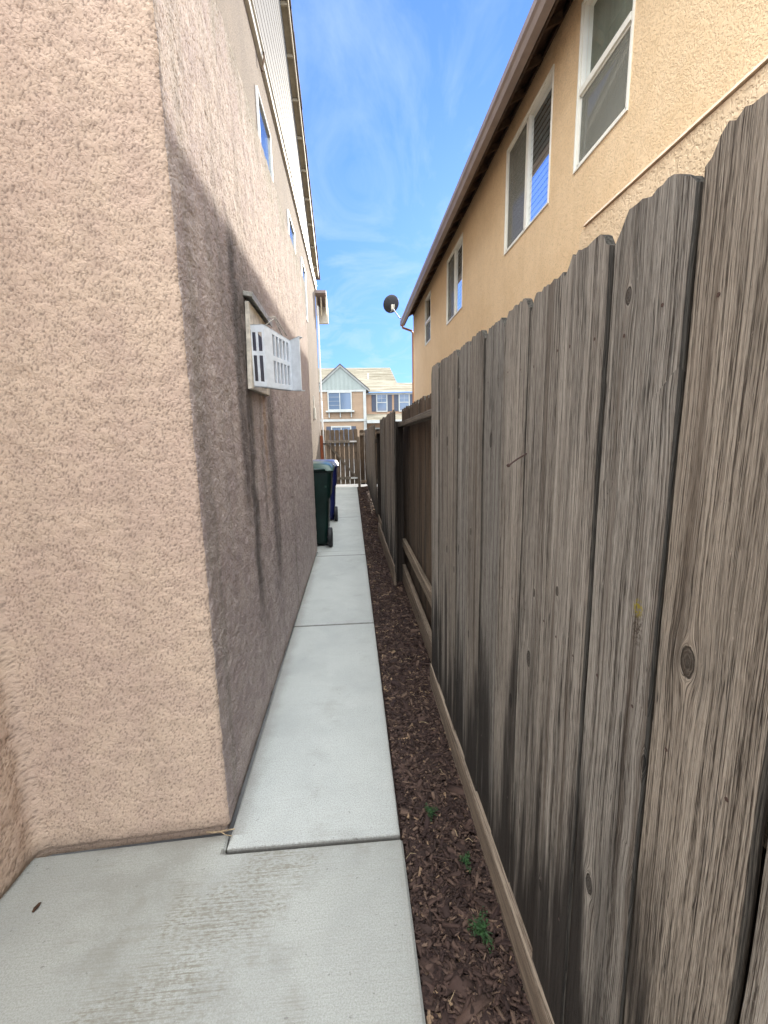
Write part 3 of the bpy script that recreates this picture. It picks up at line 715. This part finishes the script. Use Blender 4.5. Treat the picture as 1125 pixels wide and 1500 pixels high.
# ------------------------------------------------------------------ FENCE
FN = empty('wooden_fence', (.45, .2, 0), 'weathered grey board fence along the right side of the alley', 'fence')
def picket(y0, y1, xf, z0, z1, mat='wood', th=.016, lean=0.0, leanx=0.0, clip=.028, rough=.004, par=FN, tip=None, name='picket', ax='y', nails=False):
    """board with dog-eared, weather-eaten top; xf = its face towards the alley"""
    st = .010 if y1 < 2.6 else .04
    n = max(4, int((y1-y0)/st)); top = []
    for i in range(n+1):
        u = y0+(y1-y0)*i/n; e = min(u-y0, y1-u); dz = -clip*1.15*max(0, 1-e/clip)
        top.append((u, z1+dz+random.uniform(-rough, rough)))
    sides = []
    k = max(6, int((z1-z0)/(.05 if y1 < 2.6 else .3)))
    w_ = .0010 if y1 < 2.6 else .002
    ph = random.random()*9
    L = [(y0+w_*math.sin(ph+j*.7)+random.uniform(-w_, w_)*.5, z0+(z1-clip*1.15-z0)*j/k) for j in range(k)]
    Rr = [(y1+w_*math.sin(ph+2+j*.5)+random.uniform(-w_, w_)*.5, z0+(z1-clip*1.15-z0)*j/k) for j in range(k)]
    out = L+top+Rr[::-1]
    def tr_(y, z): return (xf+leanx*(z-z0), y+lean*(z-z0), z) if ax == 'y' else (y+lean*(z-z0), xf+leanx*(z-z0), z)
    m = MB(); m.prism([tr_(*p) for p in out], (th, 0, 0) if ax == 'y' else (0, th, 0), )
    o = m.build(name, mat, par); o.data.materials.append(MT['end_grain']); o.data.materials.append(MT['rust']); o.data.materials.append(MT['wood_gap_shade'])
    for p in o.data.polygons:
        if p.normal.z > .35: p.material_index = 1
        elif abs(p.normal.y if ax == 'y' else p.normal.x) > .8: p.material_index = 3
    if nails:                                                   # weathered nail heads at the rails
        b = bmesh.new(); b.from_mesh(o.data); base = Vector((0, 0, 0)); q = par
        while q: base += q.location; q = q.parent
        for zn in (.395, 1.045, 1.665):
            for yn in (.22, .78):
                yy = y0+(y1-y0)*yn+random.uniform(-.008, .008); zz = zn+random.uniform(-.015, .015)
                vs = [b.verts.new(Vector((xf+leanx*(zz-z0)-.0008, yy+.0032*math.cos(k*math.pi/4), zz+.0032*math.sin(k*math.pi/4)))-base) for k in range(8)]
                b.faces.new(vs).material_index = 2
        b.to_mesh(o.data); b.free()
    return o
# panel 1: boards facing the alley
ed = [-.36, -.175, .012, .196, .387, .566, .741, .901, 1.096, 1.272, 1.452, 1.625, 1.812, 2.03, 2.205, 2.405]
gaps = {.387: .007, .566: .007, .741: .006, 1.096: .005, .196: .005}
tops = [1.82, 1.81, 1.83, 1.82, 1.85, 1.838, 1.836, 1.826, 1.836, 1.834, 1.845, 1.848, 1.852, 1.862, 1.866]
xoff = [.012, .012, .008, .010, .002, -.002, -.008, .003, .001, .004, -.002, .003, 0, .004, 0]
for i, (a, b) in enumerate(zip(ed, ed[1:])):
    ga = gaps.get(a, .003)/2; gb = gaps.get(b, .003)/2
    picket(a+ga, b-gb, .452+xoff[i], .085, tops[i]+.004, lean=random.uniform(-.002, .002), leanx=-.002, nails=True)
MB().box(.524, .536, .34, .52, .02, 1.74).build('gap_blocker', 'wood_post', FN)  # added dark strip behind the board gap, blocks the brightness beyond
for z in (.35, 1.0, 1.62): MB().box(.484, .522, -.4, 2.42, z, z+.088, .003).build('rail', 'wood_rail', FN)
MB().prism([(.420, -.4, -.05), (.444, 2.43, -.05), (.444, 2.43, .112), (.420, -.4, .095)], (.030, 0, 0), .003).build('kickboard', 'wood_kick', FN)
MB().box(.526, .616, .14, .24, -.1, 1.80, .004).build('post', 'wood_post', FN)  # added dark post, blocks the brightness seen through the near gap
MB().box(.526, .616, 2.36, 2.45, -.1, 1.84, .004).build('post', 'wood_post', FN)
# nail bent out of panel 1
MB().tube([(.452, 1.086, 1.452), (.415, 1.055, 1.440), (.385, 1.03, 1.427)], .0022, 6).tube([(.386, 1.031, 1.4275), (.383, 1.0285, 1.4262)], .0045, 8).build('bent_nail', 'rust', FN)
# panel 2: boards behind their rails
y = 2.46
while y < 4.62:
    wd = random.choice((.135, .14, .145)); picket(y, y+wd, .545+random.uniform(0, .006), .06, 1.795+random.uniform(-.008, .008), 'wood_brown'); y += wd+random.choice((.003, .004, .008))
MB().prism([(.47, 2.42, 1.622), (.47, 4.40, 1.600), (.47, 4.40, 1.640), (.47, 2.42, 1.662)], (.072, 0, 0), .003).build('rail', 'wood_rail', FN)
MB().box(.505, .541, 2.45, 4.36, .36, .45, .003).build('rail', 'wood_rail', FN)
MB().prism([(.492, 2.42, -.05), (.500, 4.36, -.05), (.500, 4.36, .17), (.492, 2.42, .125)], (.038, 0, 0), .003).build('kickboard', 'wood_kick', FN)
MB().box(.435, .525, 4.36, 4.45, -.08, 1.66, .004).build('post', 'wood_post', FN)
# panel 3: boards facing the alley, leaning, ragged edge
ys = [4.19, 4.34, 4.485, 4.63, 4.79, 4.95, 5.11, 5.28, 5.45, 5.62, 5.80, 5.98, 6.15]
for i, (a, b) in enumerate(zip(ys, ys[1:])): picket(a+.004, b-.003, .408+random.uniform(-.003, .004), .13, 1.745+random.uniform(-.012, .012)+(.012 if i == 0 else 0), 'wood', lean=-.075, leanx=-.004, clip=.02)
MB().box(.43, .47, 4.46, 6.15, 1.40, 1.49, .003).build('rail', 'wood_rail', FN)
MB().box(.43, .47, 4.46, 6.15, .36, .45, .003).build('rail', 'wood_rail', FN)
MB().prism([(.400, 4.24, -.06), (.385, 6.7, -.06), (.385, 6.7, .16), (.400, 4.24, .19)], (.024, 0, 0), .003).build('kickboard', 'wood_kick', FN)
MB().box(.435, .525, 6.16, 6.25, -.08, 1.72, .004).build('post', 'wood_post', FN)
# panel 4: recessed
y = 6.26
while y < 7.45: picket(y, y+.14, .535, .06, 1.74+random.uniform(-.01, .01), 'wood_brown'); y += .146
MB().box(.44, .53, 6.26, 7.55, 1.57, 1.61, .003).build('rail', 'wood_rail', FN)
MB().box(.44, .455, 6.72, 7.6, -.06, .15, .003).build('kickboard', 'wood_kick', FN)
MB().box(.44, .53, 7.5, 7.59, -.08, 1.65, .004).build('post', 'wood_post', FN)
# panel 5: facing the alley, leaning
y = 7.62
while y < 13.2: picket(y, y+.15, .425+.004*(y-7.6), .08, 1.73+random.uniform(-.012, .012), 'wood', lean=-.045, leanx=-.012); y += .157
MB().box(.45, .49, 7.6, 13.3, 1.40, 1.49, .003).build('rail', 'wood_rail', FN)
MB().box(.46, .49, 7.6, 13.3, .30, .38, .003).build('rail', 'wood_rail', FN)

# gate across the alley
GT = empty('wooden_gate', (-.36, 13.5, 0), 'weathered slatted gate with a diagonal brace closing the far end of the alley', 'gate')
xs = -.93
while xs < .14:
    picket(xs, xs+.130, 13.53, .07, 1.775+random.uniform(-.012, .012), 'wood_gate', lean=0, par=GT, ax='x', clip=.02, th=.018); xs += .143
MB().box(-.93, .165, 13.485, 13.525, 1.36, 1.45, .003).build('rail', 'wood_rail', GT)
MB().box(-.93, .165, 13.485, 13.525, .22, .31, .003).build('rail', 'wood_rail', GT)
MB().prism([(-.78, 13.49, 1.36), (-.70, 13.49, 1.36), (.15, 13.49, .31), (.07, 13.49, .31)], (0, .035, 0), .002).build('brace', 'wood_rail', GT)
for z in (1.385, .245): MB().box(-.05, .165, 13.475, 13.484, z, z+.04).build('hinge', 'white', GT)
MB().box(.175, .255, 13.44, 13.53, -.05, 1.55, .004).build('post', 'wood_gate', GT)
# stub panel between gate post and fence
SP = empty('fence_stub', (.36, 13.5, 0), 'short dark fence panel between the gate post and the long fence', 'fence panel')
for xs in (.262, .41, .558, .70): picket(xs, xs+.142, 13.55, .05, 1.76+random.uniform(-.01, .01), 'wood_brown', par=SP, ax='x', clip=.02)
MB().box(.26, .84, 13.50, 13.546, 1.58, 1.66, .003).build('rail', 'wood_rail', SP)
MB().box(.26, .84, 13.50, 13.546, .10, .19, .003).build('rail', 'wood_rail', SP)
# redwood post by the wall
tag(MB().box(-.945, -.865, 13.26, 13.34, -.05, 1.60, .006).build('gate_post', 'redwood'), 'reddish brown square post beside the gate at the left wall', 'post')
pp = empty('drain_pipe', (-.80, 13.3, 0), 'thin white pipe with a black clamp standing at the far house corner', 'pipe')
MB().tube([(-.845, 13.22, 2.6), (-.835, 13.2, 1.6), (-.80, 13.2, .02)], .016, 8).build('pipe', 'white', pp, True)
MB().box(-.86, -.77, 13.17, 13.235, 1.33, 1.37, .004).build('clamp', 'black', pp)

# ------------------------------------------------------------------ BINS
def wheel_at(par, x, y, r=.135, w=.060):
    Mw = Matrix.Translation((x, y, r)) @ Matrix.Rotation(math.pi/2, 4, 'Y')
    o = MB().lathe([(r*.60, -w/2), (r*.95, -w/2), (r, -w*.3), (r, w*.3), (r*.95, w/2), (r*.60, w/2), (r*.60, -w/2)], Mw, 28).build('wheel', 'black', par, False)
    MB().lathe([(.001, w*.30), (.022, w*.42), (.026, w*.30), (r*.35, w*.12), (r*.61, w*.30), (r*.61, -w*.30), (.001, -w*.25)], Mw, 28).build('rim', 'black' if par['category'] != 'bin' else 'metal_dark', o)
    return o
MT['metal_dark'] = plain('dark_hub', (.06, .065, .065), .4, .05)
def bin_(cx, y0, w, d, h, body, lid, label):
    B = empty('wheeled_bin', (cx, y0+d/2, 0), label, 'bin', 'wheeled bins in the recess')
    b = bmesh.new(); rings = []
    # tapered tub: front/back walls lean out, recess above the wheels
    lv = [(.0, .66, .70, .10), (.04, .69, .74, .06), (.26, .73, .80, .04), (.60, .79, .90, .02), (.64, .88, .96, .0), (.97, .96, .99, 0), (1.0, .97, 1.0, 0)]
    for (q, sw, sd_, off) in lv:
        z = .03+q*(h-.15); W = w*sw/2; Dd = d*sd_; ya = y0+off*d; yb = ya+Dd; r_ = .06; ring = []
        for (qx, qy, a0) in ((W-r_, ya+r_, -90), (W-r_, yb-r_, 0), (-W+r_, yb-r_, 90), (-W+r_, ya+r_, 180)):
            for k in range(5):
                a = R(a0+k*22.5); ring.append(b.verts.new((cx+qx+r_*math.cos(a), qy+r_*math.sin(a), z)))
        rings.append(ring)
    for A, Bq in zip(rings, rings[1:]):
        for k in range(20): b.faces.new((A[k], A[(k+1) % 20], Bq[(k+1) % 20], Bq[k]))
    b.faces.new(rings[0][::-1]); b.faces.new(rings[-1])
    m = MB(); m._add(b); m.box(cx-w/2-.012, cx+w/2+.012, y0-.012, y0+d+.012, h-.155, h-.125, .01)
    for sx in (-.3, .3): m.box(cx+sx*w-.012, cx+sx*w+.012, y0+.03*d, y0+.13*d, .40*h, .66*h, .006)
    bo = m.build('body', body, B, False)
    for p in bo.data.polygons: p.use_smooth = abs(p.normal.z) < .5
    # domed lid hinged at the handle side
    nxl, nyl = 14, 16; P = np.zeros((nyl, nxl, 3))
    for j in range(nyl):
        for i in range(nxl):
            u = i/(nxl-1)*2-1; v = j/(nyl-1)*2-1
            e = max(0, 1-abs(u)**6)*max(0, 1-abs(v)**6)
            P[j, i] = (cx+u*(w/2+.022), y0-.03+(v+1)/2*(d+.07), h-.125+.085*e**.6+.02*(1-v*v))
    P -= np.array([cx, y0+d/2, 0]); grid_mesh('lid', P, lid, B)
    MB().tube([(cx-w*.34, y0-.01, h-.13), (cx-w*.34, y0-.06, h-.11), (cx+w*.34, y0-.06, h-.11), (cx+w*.34, y0-.01, h-.13)], .016, 8).build('handle', body, B, True)
    MB().tube([(cx-w*.42, y0+.06, .135), (cx+w*.42, y0+.06, .135)], .011, 8).build('axle', 'metal_dark', B)
    wheel_at(B, cx+w*.40, y0+.06); wheel_at(B, cx-w*.40, y0+.06)
    MB().box(cx-.11, cx-.03, y0-.002, y0+.004, h-.33, h-.26).box(cx+w*.32, cx+w*.36, y0-.002, y0+.003, h-.36, h-.33).build('hot_stamp', lid, B)
    return B
bin_(-.575, 5.86, .60, .66, 1.20, 'green_bin', 'green_lid', 'dark green wheeled bin standing nearest in the recess past the stucco wall')
bin_(-.545, 7.75, .56, .62, 1.14, 'blue_bin', 'blue_lid', 'navy blue wheeled bin standing behind the dark green one')

MT['far_roof_edge'] = plain('far_grey_roof_edge', (.10, .095, .09), .9, .1, 2)
MT['far_white'] = plain('far_weathered_white', (.36, .37, .35), .7, .05, 2)
# ------------------------------------------------------------------ FAR HOUSE
FH = empty('far_house', (1.0, 34, 0), 'tan two storey house with a pale gable seen beyond the gate', 'house')
Yf = 34.0
MB().box(-6, 1.10, Yf, Yf+8, -.1, 5.10).build('wall', 'far_tan', FH)
q = MB(); z = 3.05
while z < 5.0: q.prism([(-2.75, Yf-.012, z), (-2.75, Yf-.002, z+.165), (-2.75, Yf+.01, z+.165), (-2.75, Yf+.01, z)], (3.82, 0, 0)); z += .17
q.build('lap_siding', 'far_tan', FH)
MB().box(1.10, 9, Yf+.6, Yf+8, -.1, 5.0).build('wing_wall', 'far_peach', FH)
gx = -.67
gb = MB().prism([(gx-2.0, Yf-.03, 5.18), (gx+2.0, Yf-.03, 5.18), (gx, Yf-.03, 6.88)], (0, .3, 0)); x = gx-1.7
while x < gx+1.75: gb.box(x, x+.05, Yf-.055, Yf-.031, 5.19, 5.19+max(.05, 1.68*(1-abs(x+.02-gx)/2.0)-.06)); x += .32
gb.build('gable', 'far_gable', FH)
MB().box(-2.8, 1.25, Yf-.08, Yf+.02, 5.03, 5.17).box(-2.8, 1.3, Yf-.09, Yf+.02, 2.80, 2.98).box(1.02, 1.24, Yf-.07, Yf+.3, -.05, 5.03).box(1.25, 9, Yf+.52, Yf+.59, 4.84, 4.98).build('trim', 'far_white', FH)
for s in (-1, 1): MB().prism([(gx, Yf-.12, 6.86), (gx+s*2.15, Yf-.12, 5.03), (gx+s*2.15, Yf-.12, 5.17), (gx, Yf-.12, 7.02)], (0, .10, 0)).build('barge_board', 'far_white', FH)
for s in (-1, 1): MB().prism([(gx, Yf-.2, 7.02), (gx+s*2.2, Yf-.2, 5.14), (gx+s*2.2, Yf-.2, 5.20), (gx, Yf-.2, 7.09)], (0, 4.5, 0)).build('gable_roof', 'far_roof_edge', FH)
MB().prism([(-6, Yf+.3, 5.02), (9, Yf+.3, 5.02), (9, Yf+3.0, 5.95), (4.02, Yf+3.0, 5.95), (3.52, Yf+4.0, 7.35), (-6, Yf+4.0, 7.35)], (0, .15, .08)).build('roof', 'far_roof', FH)
MB().box(1.5, 1.62, Yf+2.6, Yf+2.7, 6.1, 6.75).build('roof_vent', 'vinyl', FH)
def fwin(x0, x1, z0, z1, y, split, shut=False, box=False):
    f = MB(); t_ = .085; fr = y-.07
    f.box(x0-t_, x1+t_, fr, y, z1, z1+t_*1.3).box(x0-t_, x1+t_, fr, y, z0-t_, z0).box(x0-t_, x0, fr, y, z0, z1).box(x1, x1+t_, fr, y, z0, z1)
    if split == 'v': f.box((x0+x1)/2-.03, (x0+x1)/2+.03, y-.05, y, z0, z1)
    else: f.box(x0, x1, y-.05, y, (z0+z1)/2-.03, (z0+z1)/2+.03)
    for i in range(1, 4):
        zz = z0+(z1-z0)*i/4
        if split == 'v': f.box(x0, (x0+x1)/2-.03, y-.035, y-.01, zz-.008, zz+.008)
        elif zz > (z0+z1)/2: f.box(x0, x1, y-.035, y-.01, zz-.008, zz+.008)
    if split == 'h': f.box((x0+x1)/2-.008, (x0+x1)/2+.008, y-.036, y-.01, (z0+z1)/2, z1)
    if box:
        f.box(x0-.25, x1+.25, y-.30, y, z0-.22, z0-.10)
        for q in (x0-.05, (x0+x1)/2-.03, x1-.02): f.box(q, q+.07, y-.16, y, z0-.62, z0-.225)
    fo = f.build('window', 'far_white', FH); MB().box(x0, x1, y-.03, y-.02, z0, z1).build('pane', 'far_glass', fo)
    if shut:
        for s in (-1, 1):
            a = x0-t_-.36 if s < 0 else x1+t_+.01
            MB().box(a, a+.35, y-.05, y, z0-.04, z1+.08).build('shutter', 'far_shutter', FH)
def farglass():
    t = NT('far_glass'); return t.out((.08, .12, .18), .08, Specular_IOR_Level=.9)
MT['far_glass'] = farglass()
fwin(-1.62, .06, 3.72, 4.95, Yf-.013, 'v', box=True)
fwin(2.14, 2.86, 3.60, 4.88, Yf+.6, 'h', True); fwin(3.92, 4.64, 3.60, 4.88, Yf+.6, 'h', True)
fwin(-1.45, -.05, 1.0, 2.35, Yf-.001, 'v', True)
MB().prism([(1.25, Yf-.6, 2.78), (9, Yf-.6, 2.78), (9, Yf+.55, 3.28), (1.25, Yf+.55, 3.28)], (0, 0, .08)).build('skirt_roof', 'far_roof', FH)
MB().box(1.25, 9, Yf-.62, Yf-.56, 2.62, 2.86).build('skirt_fascia', 'far_white', FH)
MB().box(1.6, 4.4, Yf+.55, Yf+.59, -.05, 2.3).build('garage_door', 'far_white', FH)

# ------------------------------------------------------------------ SMALL THINGS
def weed(x, y, s, n, label):
    m = MB(); r_ = random.Random(int(x*1000+y*77))
    for k in range(n):
        a = r_.uniform(0, 6.28); rad = s*1.25*r_.random()**.75*(.6+.4*math.sin(a*3+x*50)); px, py = x+rad*math.cos(a), y+rad*math.sin(a)*1.5; pz = -.018+r_.uniform(0, .022)
        l = r_.uniform(.0025, .0055); b = r_.uniform(0, 6.28); tz = r_.uniform(-.5, .5)
        u = Vector((math.cos(b), math.sin(b), tz)).normalized()*l; w_ = Vector((-math.sin(b), math.cos(b), r_.uniform(-.4, .4))).normalized()*l*.45
        c = Vector((px, py, pz)); m.poly([c-u, c+w_, c+u, c-w_])
    lo = m
    st = MB()
    for k in range(max(4, n//40)):
        a = r_.uniform(0, 6.28); st.tube([(x, y, -.03), (x+s*.5*math.cos(a), y+s*.7*math.sin(a), -.012), (x+s*math.cos(a), y+s*1.4*math.sin(a), -.015)], .0011, 4, False)
    e = empty('weed', (x, y, -.03), label, 'weed', 'green weeds in the mulch')
    lo.build('foliage', 'leaf', e); st.build('stem', 'leaf', e)
weed(.275, 1.49, .026, 220, 'small green weed alone in mid-strip mulch beside the walkway joint')
weed(.365, 1.275, .022, 170, 'faint green weed tucked against the kickboard between the two larger patches')
weed(.355, 1.06, .035, 380, 'largest and nearest patch of green weed, against the kickboard')
lf = MB().prism([(-1.083, 1.228, .002), (-1.076, 1.226, .004), (-1.070, 1.240, .005), (-1.072, 1.256, .003), (-1.079, 1.254, .003), (-1.085, 1.240, .003)], (0, 0, .003))
tag(lf.build('dead_leaf', 'dryleaf'), 'small curled brown leaf lying on the near concrete slab', 'leaf')
tw = MB().tube([(-.60, 1.452, .022), (-.565, 1.440, .030), (-.525, 1.440, .034), (-.495, 1.452, .026)], .0022, 6).tube([(-.545, 1.44, .031), (-.52, 1.425, .03), (-.50, 1.43, .018)], .0016, 6)
tag(tw.build('twig', 'twig'), 'thin pale twig caught at the foot of the stucco corner', 'twig')
r_ = random.Random(5)
lt = MB()
for k in range(60):
    x, y = r_.uniform(.17, .42), r_.uniform(.5, 8); a = r_.uniform(0, 6.28); l = r_.uniform(.02, .06)
    dx, dy = math.cos(a)*l/2, math.sin(a)*l/2
    lt.tube([(x-dx, y-dy, -.008), (x+dy*.2, y-dx*.2, .003), (x+dx, y+dy, -.006)], r_.uniform(.0007, .0015), 5)
tag(lt.build('dry_straw', 'twig'), 'scattered pale straw and thin stems lying on the mulch', 'straw', kind='stuff')
